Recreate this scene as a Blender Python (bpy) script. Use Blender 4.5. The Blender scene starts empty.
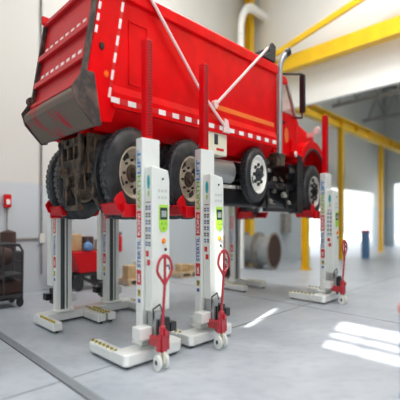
import bpy, bmesh, math, random
from mathutils import Vector
random.seed(4)
PI = math.pi
COL = bpy.context.collection
# ---------------------------------------------------------------- hall plan grid
# every wall, drain, lifting column and the truck follow the same two plan directions
U = Vector((.49, .872, 0)); V = Vector((-.485, .8745, 0)); O = Vector((-.559, 7.0, 0))
def L(p): return U*p[0] + V*p[1] + Vector((0, 0, p[2]))
def P(u, v, z=0): return O + L((u, v, z))

# ---------------------------------------------------------------- materials
def mat(name, col, rough=.5, metal=0, coat=0, noise=None, bump=None, spec=None, emit=None):
    m = bpy.data.materials.new(name); m.use_nodes = True
    nt = m.node_tree; b = nt.nodes['Principled BSDF']
    b.inputs['Base Color'].default_value = (*col, 1)
    b.inputs['Roughness'].default_value = rough
    b.inputs['Metallic'].default_value = metal
    if coat: b.inputs['Coat Weight'].default_value = coat; b.inputs['Coat Roughness'].default_value = .12
    if spec is not None: b.inputs['Specular IOR Level'].default_value = spec
    if emit:
        b.inputs['Emission Color'].default_value = (*emit[0], 1); b.inputs['Emission Strength'].default_value = emit[1]
    tc = nt.nodes.new('ShaderNodeTexCoord')
    if noise:   # (other colour, scale, low, high)
        c2, sc, lo, hi = noise
        n = nt.nodes.new('ShaderNodeTexNoise'); n.inputs['Scale'].default_value = sc; n.inputs['Detail'].default_value = 6
        r = nt.nodes.new('ShaderNodeValToRGB'); r.color_ramp.elements[0].position = lo; r.color_ramp.elements[1].position = hi
        r.color_ramp.elements[0].color = (*col, 1); r.color_ramp.elements[1].color = (*c2, 1)
        nt.links.new(tc.outputs['Object'], n.inputs['Vector']); nt.links.new(n.outputs['Fac'], r.inputs['Fac'])
        nt.links.new(r.outputs['Color'], b.inputs['Base Color'])
    if bump:    # (scale, strength)
        n = nt.nodes.new('ShaderNodeTexNoise'); n.inputs['Scale'].default_value = bump[0]; n.inputs['Detail'].default_value = 4
        bp = nt.nodes.new('ShaderNodeBump'); bp.inputs['Strength'].default_value = bump[1]; bp.inputs['Distance'].default_value = .02
        nt.links.new(tc.outputs['Object'], n.inputs['Vector']); nt.links.new(n.outputs['Fac'], bp.inputs['Height'])
        nt.links.new(bp.outputs['Normal'], b.inputs['Normal'])
    return m
M = {}
M['red'] = mat('truck_red_paint', (.76, .003, .006), .38, 0, 0, spec=.07, noise=((.60, .002, .004), 3, .35, .7), bump=(1.6, .15))
M['tail_red'] = mat('scuffed_tailgate_red', (.55, .010, .014), .45, 0, 0, spec=.2, noise=((.55, .02, .03), 5, .3, .7))
M['lift_red'] = mat('lift_red_paint', (.60, .004, .010), .36, 0, .05, spec=.2)
M['dark_red'] = mat('pump_red_paint', (.42, .008, .022), .4, 0, .3)
M['grime'] = mat('grimy_red_steel', (.15, .112, .085), .8, noise=((.40, .012, .018), 2.2, .54, .60), bump=(14, .5))
M['grime_black'] = mat('black_dirty_edge', (.035, .03, .028), .7, noise=((.14, .09, .07), 9, .45, .7))
M['rust'] = mat('rusty_brown_steel', (.10, .066, .040), .85, noise=((.018, .015, .013), 12, .45, .6), bump=(20, .6))
M['black'] = mat('black_chassis_paint', (.012, .013, .016), .5, noise=((.04, .035, .03), 7, .5, .75))
M['plastic'] = mat('black_plastic', (.01, .01, .012), .35)
M['rubber'] = mat('tyre_rubber', (.018, .020, .023), .42, noise=((.045, .047, .05), 8, .4, .7), bump=(60, .35))
M['tread'] = mat('worn_tyre_tread', (.03, .034, .038), .5, noise=((.11, .12, .125), 26, .48, .62), bump=(45, .9))
M['rim_cream'] = mat('dusty_cream_rim', (.56, .49, .38), .6, noise=((.38, .31, .22), 6, .45, .75))
M['rim_white'] = mat('white_rim', (.82, .81, .76), .4)
M['chrome'] = mat('polished_aluminium', (.80, .78, .74), .35, .4)
M['steel'] = mat('brushed_steel', (.42, .43, .43), .38, .6)
M['greymetal'] = mat('grey_painted_metal', (.34, .33, .31), .5, .2, noise=((.2, .17, .14), 8, .4, .7))
M['white'] = mat('lift_white_paint', (.78, .80, .77), .35, 0, .3)
M['offwhite'] = mat('cover_offwhite', (.74, .77, .73), .45)
M['cream'] = mat('cream_box_paint', (.78, .74, .58), .5)
M['tape_white'] = mat('white_reflective_tape', (.85, .80, .78), .4)
M['tape_red'] = mat('red_reflective_tape', (.6, .008, .012), .35)
M['orange'] = mat('orange_paint_and_reflection', (.90, .17, .015), .35, 0, .3)  # emblem and lamp colour, also the painted crane reflection
M['rod'] = mat('pale_tarp_arm', (.80, .62, .60), .35)
M['glass'] = None
M['blue'] = mat('blue_lettering', (.02, .09, .36), .5)
M['sky_blue'] = mat('light_blue_lettering', (.02, .25, .62), .5)
M['teal'] = mat('teal_print', (.0, .38, .40), .5)
M['green'] = mat('green_lettering', (.22, .55, .04), .5)
M['lime'] = mat('lime_control_panel', (.42, .72, .07), .4)
M['lcd'] = mat('dark_display', (.03, .055, .06), .2)
M['grey_print'] = mat('pale_grey_print', (.45, .47, .47), .6)
M['black_print'] = mat('black_print', (.015, .015, .02), .6)
M['yellow'] = mat('crane_yellow', (.83, .52, .005), .45, noise=((.74, .44, .005), 2, .4, .7))
M['stud'] = mat('dirty_yellow_stud', (.55, .45, .05), .6, noise=((.1, .08, .03), 30, .45, .6))
M['bluepaint'] = mat('blue_plastic', (.10, .22, .42), .5)
M['tan'] = mat('tan_cardboard', (.62, .43, .23), .8, noise=((.5, .33, .16), 6, .4, .7))
M['wood'] = mat('raw_pallet_wood', (.66, .53, .36), .8, noise=((.5, .36, .22), 9, .4, .7))
M['brown'] = mat('dull_brown_metal', (.06, .03, .024), .75)
M['darkgrey'] = mat('dark_grey_metal', (.035, .036, .04), .6)
M['groove'] = mat('dark_guide_channel', (.07, .085, .08), .5)
M['amber'] = mat('amber_lens', (.9, .25, .01), .2)
M['drain'] = mat('drain_grating', (.30, .33, .36), .5)
M['draindark'] = mat('drain_slot', (.14, .155, .17), .6)
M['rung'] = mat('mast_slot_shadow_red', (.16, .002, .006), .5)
M['dim'] = mat('mid_grey_wall_paint', (.20, .21, .22), .7)
M['bulk'] = mat('white_sheet_cladding', (.86, .86, .83), .55)
g = bpy.data.materials.new('window_glass'); g.use_nodes = True
nt = g.node_tree; nt.nodes.clear()
o_ = nt.nodes.new('ShaderNodeOutputMaterial'); mx = nt.nodes.new('ShaderNodeMixShader'); mx.inputs[0].default_value = .12
tr = nt.nodes.new('ShaderNodeBsdfTransparent'); gl = nt.nodes.new('ShaderNodeBsdfGlossy'); gl.inputs['Roughness'].default_value = .05
nt.links.new(tr.outputs[0], mx.inputs[1]); nt.links.new(gl.outputs[0], mx.inputs[2]); nt.links.new(mx.outputs[0], o_.inputs[0])
M['glass'] = g

# concrete floor
def floor_mat():
    m = bpy.data.materials.new('polished_concrete'); m.use_nodes = True; nt = m.node_tree; b = nt.nodes['Principled BSDF']
    tc = nt.nodes.new('ShaderNodeTexCoord')
    n1 = nt.nodes.new('ShaderNodeTexNoise'); n1.inputs['Scale'].default_value = .9; n1.inputs['Detail'].default_value = 9; n1.inputs['Roughness'].default_value = .65
    r1 = nt.nodes.new('ShaderNodeValToRGB'); e = r1.color_ramp.elements
    e[0].position = .34; e[0].color = (.335, .375, .425, 1); e[1].position = .66; e[1].color = (.47, .51, .555, 1)
    n2 = nt.nodes.new('ShaderNodeTexNoise'); n2.inputs['Scale'].default_value = 7; n2.inputs['Detail'].default_value = 8
    r2 = nt.nodes.new('ShaderNodeValToRGB'); e = r2.color_ramp.elements
    e[0].position = .30; e[0].color = (.80, .81, .82, 1); e[1].position = .5; e[1].color = (1, 1, 1, 1)
    mx = nt.nodes.new('ShaderNodeMixRGB'); mx.blend_type = 'MULTIPLY'; mx.inputs[0].default_value = .7
    for n in (n1, n2): nt.links.new(tc.outputs['Object'], n.inputs['Vector'])
    nt.links.new(n1.outputs['Fac'], r1.inputs['Fac']); nt.links.new(n2.outputs['Fac'], r2.inputs['Fac'])
    nt.links.new(r1.outputs['Color'], mx.inputs[1]); nt.links.new(r2.outputs['Color'], mx.inputs[2])
    nt.links.new(mx.outputs[0], b.inputs['Base Color'])
    rr = nt.nodes.new('ShaderNodeMapRange'); rr.inputs['To Min'].default_value = .28; rr.inputs['To Max'].default_value = .5
    nt.links.new(n1.outputs['Fac'], rr.inputs['Value']); nt.links.new(rr.outputs[0], b.inputs['Roughness'])
    bp = nt.nodes.new('ShaderNodeBump'); bp.inputs['Strength'].default_value = .06; nt.links.new(n2.outputs['Fac'], bp.inputs['Height']); nt.links.new(bp.outputs[0], b.inputs['Normal'])
    return m
M['floor'] = floor_mat()
# painted wall: cream above, blue grey dado below 2.25 m
def wall_mat():
    m = bpy.data.materials.new('painted_wall_with_dado'); m.use_nodes = True; nt = m.node_tree; b = nt.nodes['Principled BSDF']
    gm = nt.nodes.new('ShaderNodeNewGeometry'); s = nt.nodes.new('ShaderNodeSeparateXYZ'); nt.links.new(gm.outputs['Position'], s.inputs[0])
    r = nt.nodes.new('ShaderNodeMapRange'); r.inputs['From Min'].default_value = 2.2; r.inputs['From Max'].default_value = 2.26
    nt.links.new(s.outputs['Z'], r.inputs['Value'])
    mx = nt.nodes.new('ShaderNodeMixRGB'); mx.inputs[1].default_value = (.56, .62, .66, 1); mx.inputs[2].default_value = (.66, .67, .635, 1)
    nt.links.new(r.outputs[0], mx.inputs[0]); nt.links.new(mx.outputs[0], b.inputs['Base Color']); b.inputs['Roughness'].default_value = .6
    return m
M['wall'] = wall_mat()

# ---------------------------------------------------------------- mesh builder (coordinates along the plan grid)
class MB:
    def __init__(s): s.v = []; s.f = []; s.m = []; s.mats = []
    def mi(s, m):
        if m not in s.mats: s.mats.append(m)
        return s.mats.index(m)
    def add(s, vs, fs, m=None):
        o = len(s.v); s.v += [tuple(p) for p in vs]; s.f += [tuple(i+o for i in f) for f in fs]; s.m += [s.mi(m)]*len(fs); return s
    def box(s, u0, u1, v0, v1, z0, z1, m=None):
        vs = [(u, v, z) for z in (z0, z1) for v in (v0, v1) for u in (u0, u1)]
        return s.add(vs, [(0, 2, 3, 1), (4, 5, 7, 6), (0, 1, 5, 4), (1, 3, 7, 5), (3, 2, 6, 7), (2, 0, 4, 6)], m)
    def prism(s, poly, a, b, axis='v', m=None):   # poly in (u,z) for axis v, (v,z) for axis u, (u,v) for axis z
        n = len(poly)
        def q(p, t): return {'v': (p[0], t, p[1]), 'u': (t, p[0], p[1]), 'z': (p[0], p[1], t)}[axis]
        vs = [q(p, a) for p in poly] + [q(p, b) for p in poly]
        fs = [tuple(range(n)), tuple(range(2*n-1, n-1, -1))] + [(i, i+n, (i+1) % n+n, (i+1) % n) for i in range(n)]
        return s.add(vs, fs, m)
    def tube(s, pts, r, n=12, m=None, caps=True):
        pts = [Vector(p) for p in pts]; rings = []
        rr = r if isinstance(r, (list, tuple)) else [r]*len(pts)
        ref = None
        for i, p in enumerate(pts):
            t = (pts[min(i+1, len(pts)-1)] - pts[max(i-1, 0)]).normalized()
            if ref is None: ref = Vector((0, 0, 1)) if abs(t.z) < .9 else Vector((1, 0, 0))
            a = t.cross(ref).normalized(); b = t.cross(a).normalized(); ref = -b if b.dot(ref) < 0 else b
            a = t.cross(ref).normalized(); b = a.cross(t).normalized()
            rings.append([p + (a*math.cos(2*PI*k/n) + b*math.sin(2*PI*k/n))*rr[i] for k in range(n)])
        vs = [q for R in rings for q in R]; fs = []
        for i in range(len(rings)-1):
            for k in range(n): fs.append((i*n+k, i*n+(k+1) % n, (i+1)*n+(k+1) % n, (i+1)*n+k))
        if caps: fs += [tuple(range(n-1, -1, -1)), tuple(range((len(rings)-1)*n, len(rings)*n))]
        return s.add(vs, fs, m)
    def bar(s, a, b, w, h, m=None):   # rectangular bar between two points, w in plan, h up
        a = Vector(a); b = Vector(b); t = (b-a).normalized()
        side = t.cross(Vector((0, 0, 1)))
        side = side.normalized() if side.length > .01 else Vector((1, 0, 0))
        up = side.cross(t).normalized()
        vs = [p + side*sx*w/2 + up*sy*h/2 for p in (a, b) for sx, sy in ((-1, -1), (1, -1), (1, 1), (-1, 1))]
        return s.add(vs, [(3, 2, 1, 0), (4, 5, 6, 7), (0, 1, 5, 4), (1, 2, 6, 5), (2, 3, 7, 6), (3, 0, 4, 7)], m)
    def lathe(s, prof, c, n=48, m=None, axis='v', closed=False, r0=0):   # prof: (axial, radius)
        N = len(prof); vs = []
        for k in range(n):
            a = 2*PI*k/n
            for t, r in prof:
                x, y = r*math.cos(a), r*math.sin(a)
                if axis == 'v': vs.append((c[0]+x, c[1]+t, c[2]+y))
                elif axis == 'u': vs.append((c[0]+t, c[1]+x, c[2]+y))
                else: vs.append((c[0]+x, c[1]+y, c[2]+t))
        fs = []
        for k in range(n):
            k2 = (k+1) % n
            for i in range(N if closed else N-1):
                j = (i+1) % N; fs.append((k*N+i, k*N+j, k2*N+j, k2*N+i))
        return s.add(vs, fs, m)
    def text(s, txt, org, xd, yd, size, m=None, width=None, depth=.002):
        c = bpy.data.curves.new('t', 'FONT'); c.body = txt; c.size = 1; c.extrude = 0; c.offset = .03
        o = bpy.data.objects.new('t', c); COL.objects.link(o)
        dg = bpy.context.evaluated_depsgraph_get(); me = bpy.data.meshes.new_from_object(o.evaluated_get(dg))
        xs = [v.co.x for v in me.vertices]; ys = [v.co.y for v in me.vertices]
        x0, x1, y0, y1 = min(xs), max(xs), min(ys), max(ys)
        sy = size/(y1-y0); sx = (width/(x1-x0)) if width else sy
        org = Vector(org); xd = Vector(xd); yd = Vector(yd); nd = xd.cross(yd).normalized()*depth
        s.add([org + xd*(v.co.x-x0)*sx + yd*(v.co.y-y0)*sy + nd for v in me.vertices], [tuple(p.vertices) for p in me.polygons], m)
        bpy.data.objects.remove(o); bpy.data.curves.remove(c); bpy.data.meshes.remove(me); return s
    def build(s, name, m=None, parent=None, bevel=0, smooth=False, base=(0, 0, 0), recalc=True):
        me = bpy.data.meshes.new(name)
        off = Vector(base)
        me.from_pydata([L((p[0]-off[0], p[1]-off[1], p[2]-off[2])) for p in s.v], [], s.f)
        for k in s.mats: me.materials.append(M[k or m])
        me.polygons.foreach_set('material_index', s.m)
        if recalc:
            bm = bmesh.new(); bm.from_mesh(me); bmesh.ops.recalc_face_normals(bm, faces=bm.faces); bm.to_mesh(me); bm.free()
        if smooth:
            me.polygons.foreach_set('use_smooth', [True]*len(me.polygons))
            try: me.set_sharp_from_angle(angle=math.radians(38))
            except Exception: pass
        o = bpy.data.objects.new(name, me); COL.objects.link(o)
        if parent: o.parent = parent
        if bevel:
            b = o.modifiers.new('bevel', 'BEVEL'); b.width = bevel; b.segments = 2; b.limit_method = 'ANGLE'; b.angle_limit = math.radians(50)
        return o
def tag(o, label, cat, group=None):
    o['label'] = label; o['category'] = cat
    if group: o['group'] = group
    return o
def thing(name, label, cat, base, group=None):
    o = bpy.data.objects.new(name, None); o.empty_display_size = .2; COL.objects.link(o); o.location = P(*base)
    return tag(o, label, cat, group)
def single(mb, name, m, label, cat, base, group=None, bevel=0, smooth=False):
    o = mb.build(name, m, None, bevel, smooth); o.location = P(*base); return tag(o, label, cat, group)
def struct(mb, name, m, base=(0, 0, 0), bevel=0):
    o = mb.build(name, m, None, bevel); o.location = P(*base); o['kind'] = 'structure'; return o
def copy_tree(o, parent=None):
    c = o.copy(); COL.objects.link(c); c.parent = parent
    for ch in [x for x in bpy.data.objects if x.parent == o]: copy_tree(ch, c)
    return c

# ================================================================ THE SETTING
struct(MB().box(-10, 34, -14, 12, -.2, 0), 'floor', 'floor')
VW = 6.75                                                   # side wall (left in view)
w = MB()
w.box(-10, 17.2, VW, VW+.25, 0, 9.5).box(17.2, 27.6, VW, VW+.25, 3.0, 9.5).box(27.6, 30, VW, VW+.25, 0, 9.5)
struct(w, 'wall_left', 'wall')
struct(MB().box(11.4, 11.6, -12, VW, 5.0, 9.5), 'wall_header', 'bulk')
w = MB(); w.box(30, 30.25, -12, 1.5, 0, 9.5).box(30, 30.25, 1.5, VW+.25, 3.6, 9.5).box(30, 30.25, 6.0, VW+.25, 0, 3.6)
struct(w, 'wall_front', 'wall')
struct(MB().box(-10, 30.25, -12.2, -12, 0, 9.5), 'wall_right', 'dim')
struct(MB().box(-10, 30.25, -12.2, VW+.25, 9.5, 9.7), 'ceiling', 'bulk')
# rear wall with the high windows that let the sun in
ZT, ZB = 6.82, 5.75
w = MB()
w.box(-8.2, -8, -12, VW, 0, ZB).box(-8.2, -8, -12, VW, ZT, 9.5)
w.box(-8.2, -8, -12, -7.0, ZB, ZT).box(-8.2, -8, -4.45, -2.92, ZB, ZT).box(-8.2, -8, -2.72, VW, ZB, ZT)
struct(w, 'wall_rear', 'dim')
fr = MB()
fr.box(-8.16, -8.04, -7, -4.45, 6.31, 6.37).box(-8.16, -8.04, -7, -4.45, 6.05, 6.11).box(-8.14, -8.06, -5.08, -5.04, ZB, ZT).box(-8.14, -8.06, -6.05, -6.01, ZB, ZT)
struct(fr, 'window_1', 'darkgrey')
# trims: dado pipe etc.
# floor joints and drain
j = MB().box(-10, 30, -.085, -.073, 0, .002)
struct(j, 'trim_1', 'darkgrey', (0, .25, 0))
j = MB().box(4.9, 4.912, -12, VW, 0, .002)
struct(j, 'trim_2', 'darkgrey')
dr = MB(); dr.box(-.055, .055, -10, 6.7, 0, .006, 'drain')
for k in range(330):
    v = -8+k*.044; dr.box(-.045, .045, v, v+.018, .006, .008, 'draindark')
dr.box(-.075, -.058, -10, 6.7, 0, .008, 'darkgrey').box(.058, .075, -10, 6.7, 0, .008, 'drain')
o = dr.build('trim_3', 'steel'); o.location = P(-1.2, 0, 0); o['kind'] = 'structure'
# outside ground seen through openings
struct(MB().box(-12, 60, VW+.3, 40, -.25, -.05), 'ground_outside', 'bulk')
struct(MB().box(34, 70, -14, VW+.3, -.25, -.05), 'ground_yard', 'bulk')

# conduit on the left wall
cd = thing('electrical_conduit', 'thin grey electrical conduit running up the left wall with a low branch', 'pipe', (1.07, VW-.03, 0))
MB().tube([(0, 0, 0.35), (0, 0, 9.4)], .025, 10).build('riser_pipe', 'greymetal', cd, smooth=True)
MB().tube([(0, 0, 1.1), (-.87, 0, 1.1)], .018, 8).build('branch_pipe', 'greymetal', cd, smooth=True)
MB().box(-.08, .08, -.06, .02, 1.0, 1.2).build('junction_box', 'offwhite', cd, bevel=.01)
fa = thing('alarm_box', 'small red alarm box high on the left wall above a thin pipe', 'alarm', (.10, VW-.09, 1.72))
MB().box(-.09, .09, -.05, .09, 0, .26).build('housing', 'lift_red', fa, bevel=.02)
MB().box(-.05, .05, -.065, -.05, .06, .16).build('pull_handle', 'rim_white', fa, bevel=.01)
MB().tube([(0, .05, 0), (0, .05, -.60)], .016, 8).build('pipe', 'greymetal', fa, smooth=True)
er = thing('fire_extinguisher', 'small red fire extinguisher hung on the left wall above the pallet of boxes', 'extinguisher', (3.75, VW-.1, .72))
MB().lathe([(0, 0), (0, .075), (.02, .085), (.34, .085), (.40, .05), (.42, 0)], (0, 0, 0), 18, axis='z').build('cylinder', 'lift_red', er, smooth=True)
MB().box(-.03, .08, -.02, .02, .42, .47).build('valve', 'black', er)

# white duct
dk = thing('ventilation_duct', 'white round ventilation duct bending in front of the yellow crane post', 'duct', (9.55, 5.9, 0))
pts = [(0, 0, 0), (0, 0, 4.2), (0, 0, 7.35)] + [(.9*(1-math.cos(a)), 0, 7.35+.9*math.sin(a)) for a in [PI/2*i/8 for i in range(1, 9)]] + [(2.0, 0, 8.25)]
MB().tube(pts, .15, 20).build('duct_pipe', 'bulk', dk, smooth=True)
for z in (5.0, 6.2, 7.2): MB().lathe([(-.03, .15), (-.03, .17), (.03, .17), (.03, .15)], (0, 0, z), 24, axis='z').build('duct_band', 'offwhite', dk, smooth=True)

# crane steelwork
def ibeam(mb, a, b, vc, zc, w, h, t=.04):
    mb.box(a, b, vc-w/2, vc+w/2, zc+h/2-t, zc+h/2).box(a, b, vc-w/2, vc+w/2, zc-h/2, zc-h/2+t).box(a, b, vc-t/2, vc+t/2, zc-h/2+t, zc+h/2-t)
def ipost(mb, uc, vc, z0, z1, w=.3, t=.04):
    mb.box(uc-w/2, uc+w/2, vc-w/2, vc-w/2+t, z0, z1).box(uc-w/2, uc+w/2, vc+w/2-t, vc+w/2, z0, z1).box(uc-t/2, uc+t/2, vc-w/2+t, vc+w/2-t, z0, z1)
bc = thing('crane_girder', 'long yellow crane girder crossing in front of the white header wall', 'crane beam', (10.85, -3, 6.25))
MB().box(-.14, .14, -7, 9.2, -.2, .2).build('main_beam', 'yellow', bc, bevel=.01)
MB().box(-.2, .2, -7, 9.2, -.24, -.2).build('lower_flange', 'yellow', bc)
br = thing('diagonal_brace', 'thin yellow diagonal brace rising above the crane girder', 'brace', (10.45, 5.2, 6.45))
MB().bar((0, 0, 0), (0, -8.5, 1.35), .12, .16).build('brace_bar', 'yellow', br)
MB().box(-.1, .1, -.14, .14, -.02, .14).build('end_plate', 'yellow', br)
pw = thing('crane_post', 'yellow crane post standing against the left wall behind the cable drums', 'post', (10.85, 6.42, 0))
mb = MB(); ipost(mb, 0, 0, .03, 9.3, .34); mb.build('post_shaft', 'yellow', pw)
MB().box(-.25, .25, -.25, .25, 0, .03).build('base_plate', 'yellow', pw)
tall = thing('support_post', 'short yellow post on the floor seen below the truck, left of the front lifting column', 'post', (11.15, 3.6, 0), None)
mb = MB(); ipost(mb, 0, 0, .03, 5.0, .26); shaft_ = mb.build('post_shaft', 'yellow', tall)
MB().box(-.2, .2, -.2, .2, 0, .03).build('base_plate', 'yellow', tall)
for (uu, vv, lb) in ((16.6, 4.5, 'yellow steel post right behind the front lifting column in the next bay'),
                     (23.3, 4.72, 'distant yellow steel post beside the blue bin')):
    c = copy_tree(tall); c.location = P(uu, vv, 0); tag(c, lb, 'post')
mb = MB(); ipost(mb, 0, 0, .03, 3.8, .26); shaft_.data = mb.build('post_shaft', 'yellow').data; bpy.data.objects.remove([x for x in bpy.data.objects if x.parent is None and x.name.startswith('post_shaft')][0])
rb = thing('runway_beam', 'low yellow runway beam leading away through the next bay on yellow posts', 'crane beam', (11.7, 4.6, 5.22))
mb = MB(); ibeam(mb, 0, 18, 0, 0, .34, .42); mb.build('beam', 'yellow', rb)
mb = MB()
for k in range(9): mb.box(1+k*2, 1.05+k*2, -.16, .16, -.17, .17)
mb.build('stiffener', 'yellow', rb)
# grey roof trusses in the next bay
for k in range(3):
    t = thing('roof_truss', ['grey roof truss of the next bay nearest the white header', 'middle grey roof truss of the next bay', 'farthest grey roof truss of the next bay'][k], 'truss', (15+k*5, -4, 6.6))
    MB().box(-.08, .08, -6, 10.6, 0, .14).build('bottom_chord', 'greymetal', t)
    MB().box(-.08, .08, -6, 10.6, 1.1, 1.24).build('top_chord', 'greymetal', t)
    mb = MB()
    for i in range(13):
        a = -6+i*1.25; mb.bar((0, a, .1), (0, a+.62, 1.14), .08, .08).bar((0, a+.62, 1.14), (0, a+1.25, .1), .08, .08)
    mb.build('web', 'greymetal', t)

# ================================================================ LIFTING COLUMNS
# origin of a column: near bottom of its mast; the truck is on the +v side
def make_column():
    root = bpy.data.objects.new('lifting_column', None); root.empty_display_size = .2; COL.objects.link(root)
    # base frame: U shape, two legs reaching under the vehicle
    b = MB()
    b.prism([(-.5, -.12), (-.44, -.17), (.52, -.17), (.61, -.10), (.61, .18), (-.5, .18)], .03, .15, 'z')
    b.prism([(-.5, .18), (-.32, .18), (-.32, .86), (-.5, .86)], .03, .14, 'z')
    b.prism([(.43, .18), (.61, .18), (.61, .86), (.43, .86)], .03, .14, 'z')
    b.box(-.12, .27, -.02, .24, .15, .19)
    base = b.build('base_frame', 'white', root, bevel=.015)
    for (u_, v_) in ((-.41, .80), (.52, .80), (-.41, -.08)):
        c = MB().lathe([(-.025, 0), (-.025, .035), (.025, .035), (.025, 0)], (u_, v_, .036), 14)
        c.build('caster', 'plastic', base, smooth=True)
    sd = None
    for u_, v_ in [(-.46, .14+k*.112) for k in range(7)] + [(.58, .22+k*.1) for k in range(7)]:
        if sd is None: sd = MB().lathe([(0, .026), (.022, .024), (.028, 0)], (0, 0, .14), 10, axis='z').build('stud', 'stud', base); q_ = sd
        else: q_ = sd.copy(); COL.objects.link(q_)
        q_.location = L((u_, v_, 0))
    # outer mast: channel open toward the truck
    m = MB()
    a0, a1, v0, v1, H = -.09, .245, 0, .16, 2.335
    m.box(a0, a1, v0, v0+.02, .15, H)
    m.box(a0, a0+.09, v0+.02, v1, .15, H).box(a1-.09, a1, v0+.02, v1, .15, H)
    mast = m.build('outer_mast', 'white', root, bevel=.006)
    gch = MB().box(.0, .155, .152, .157, .19, H-.01, 'groove').box(.035, .065, .157, .166, .19, H-.01, 'offwhite').box(.09, .1, .157, .16, .19, H-.01, 'black')
    gch.build('guide_channel', 'groove', mast)
    # lettering on both narrow sides
    for side in (-1, 1):
        us = a0-.001 if side < 0 else a1+.001
        def org(z, w): return (us, .078-w/2 if side < 0 else .078+w/2, z)
        yd = (0, 1, 0) if side < 0 else (0, -1, 0); xd = (0, 0, 1)
        t = MB(); t.text('EARTH', org(1.60, .085), xd, yd, .085, 'green', .34); t.text('LIFT', org(1.955, .085), xd, yd, .085, 'sky_blue', .25)
        t.build('earthlift_lettering', 'green', mast, recalc=False)
        t = MB(); u2 = sorted((us, us+side*.002))
        t.box(u2[0], u2[1], .078-.052, .078+.052, 1.285, 1.565, 'lift_red')
        t.text('KONI', (us+side*.002, org(0, .07)[1], 1.31), xd, yd, .07, 'rim_white', .23)
        t.build('koni_badge', 'lift_red', mast, recalc=False)
        t = MB(); t.text('STERTIL', org(.97, .08), xd, yd, .08, 'blue', .295); t.build('stertil_lettering', 'blue', mast, recalc=False)
        t = MB(); t.box(u2[0], u2[1], .078-.055, .078+.055, .79, .945, 'lift_red')
        t.text('SK', (us+side*.002, org(0, .06)[1], .815), xd, yd, .06, 'rim_white', .10); t.build('logo_badge', 'lift_red', mast, recalc=False)
        t = MB(); t.box(u2[0], u2[1], .04, .11, .67, .74, 'stud').box(u2[0], u2[1], .045, .105, .60, .64, 'blue'); t.build('warning_sticker', 'stud', mast)
    # inner mast (red, raised) with ladder slots
    im = MB(); im.box(.0, .13, .03, .148, .3, 3.40); inner = im.build('inner_mast', 'lift_red', root, bevel=.008)
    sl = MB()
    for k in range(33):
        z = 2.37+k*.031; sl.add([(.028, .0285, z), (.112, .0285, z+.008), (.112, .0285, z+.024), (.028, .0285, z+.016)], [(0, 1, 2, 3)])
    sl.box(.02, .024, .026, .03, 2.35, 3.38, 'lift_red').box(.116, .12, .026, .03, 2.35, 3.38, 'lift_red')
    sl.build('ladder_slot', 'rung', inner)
    # carriage with two wheel forks
    cr = MB(); cr.box(.0, .15, .17, .2, 1.50, 2.0).box(-.27, .47, .2, .29, 1.50, 1.64)
    car = cr.build('carriage', 'lift_red', root, bevel=.012)
    for sg in (-1, 1):
        f = MB(); an = math.radians(-90+sg*42); R = .517
        cu, cz = .10+R*math.cos(an), 2.0+R*math.sin(an); tu, tz = -math.sin(an), math.cos(an); nu, nz = math.cos(an), math.sin(an)
        q = lambda t, d: (cu+tu*t+nu*d, cz+tz*t+nz*d)
        f.prism([q(-.07, 0), q(.07, 0), q(.09, .045), q(-.09, .045)], .27, .82)
        f.prism([(.10+sg*.22, 1.52), (.10+sg*.44, 1.58), (.10+sg*.50, 1.68), (.10+sg*.44, 1.74), (.10+sg*.36, 1.78), (.10+sg*.30, 1.68)], .27, .31)
        f.prism([q(-.07, .045), q(.07, .045), (cu+.03*sg, cz-.08)], .27, .80)
        f.build('fork', 'lift_red', car, bevel=.01)
    # control housing
    h = MB(); h.prism([(-.04, .52), (.30, .52), (.30, 1.90), (.27, 2.0), (-.04, 2.03)], -.18, -.002)
    hs = h.build('control_housing', 'offwhite', root, bevel=.015)
    p = MB(); pts = [(.09, 1.63), (.26, 1.63), (.26, 1.40)] + [(.175+.085*math.cos(a), 1.40+.06*math.sin(a)) for a in [-PI*i/8 for i in range(1, 8)]] + [(.09, 1.40)]
    p.prism(pts, -.188, -.178); pan = p.build('control_panel', 'lime', hs)
    # (panel details as pieces of the housing)
    MB().box(.105, .245, -.192, -.187, 1.475, 1.60).build('display_screen', 'lcd', hs, bevel=.002)
    MB().text('888', (.125, -.1925, 1.50), (1, 0, 0), (0, 0, 1), .07, 'grey_print', .10).build('display_digits', 'grey_print', hs, recalc=False)
    for (u_, z_) in ((.14, 1.435), (.21, 1.435), (.175, 1.385)):
        MB().lathe([(-.012, 0), (-.012, .014), (0, .016)], (u_, -.187, z_), 12).build('push_button', 'green', hs)
    MB().lathe([(-.035, 0), (-.035, .022), (-.015, .024), (-.015, .03), (0, .03)], (.175, -.18, 1.25), 14).build('emergency_knob', 'amber', hs, smooth=True)
    MB().lathe([(-.02, 0), (-.02, .016), (0, .018)], (.215, -.18, 1.16), 12).build('key_switch', 'plastic', hs)
    MB().lathe([(-.02, 0), (-.02, .010), (0, .012)], (.16, -.18, 1.90), 12).build('indicator_lamp', 'plastic', hs)
    # stickers on the narrow side of the housing
    t = MB(); ue = -.0405
    t.prism([(-.09+.035*math.cos(a), 1.865+.075*math.sin(a)) for a in [2*PI*i/14 for i in range(14)]], ue-.002, ue, 'u', 'teal')
    t.box(ue-.002, ue, -.11, -.075, 1.72, 1.775, 'green')
    t.build('round_sticker', 'teal', hs)
    t = MB()
    for r in range(6):
        for c in range(2):
            z = 1.62-r*.075; v = -.14+c*.07
            t.box(ue-.002, ue, v, v+.045, z-.045, z, 'black_print' if (r+c) % 3 else 'blue'); t.box(ue-.003, ue-.002, v+.008, v+.037, z-.03, z-.018, 'rim_white')
    t.box(ue-.002, ue, -.14, -.03, 1.65, 1.66, 'black_print')
    t.build('instruction_sticker', 'black_print', hs)
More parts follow.
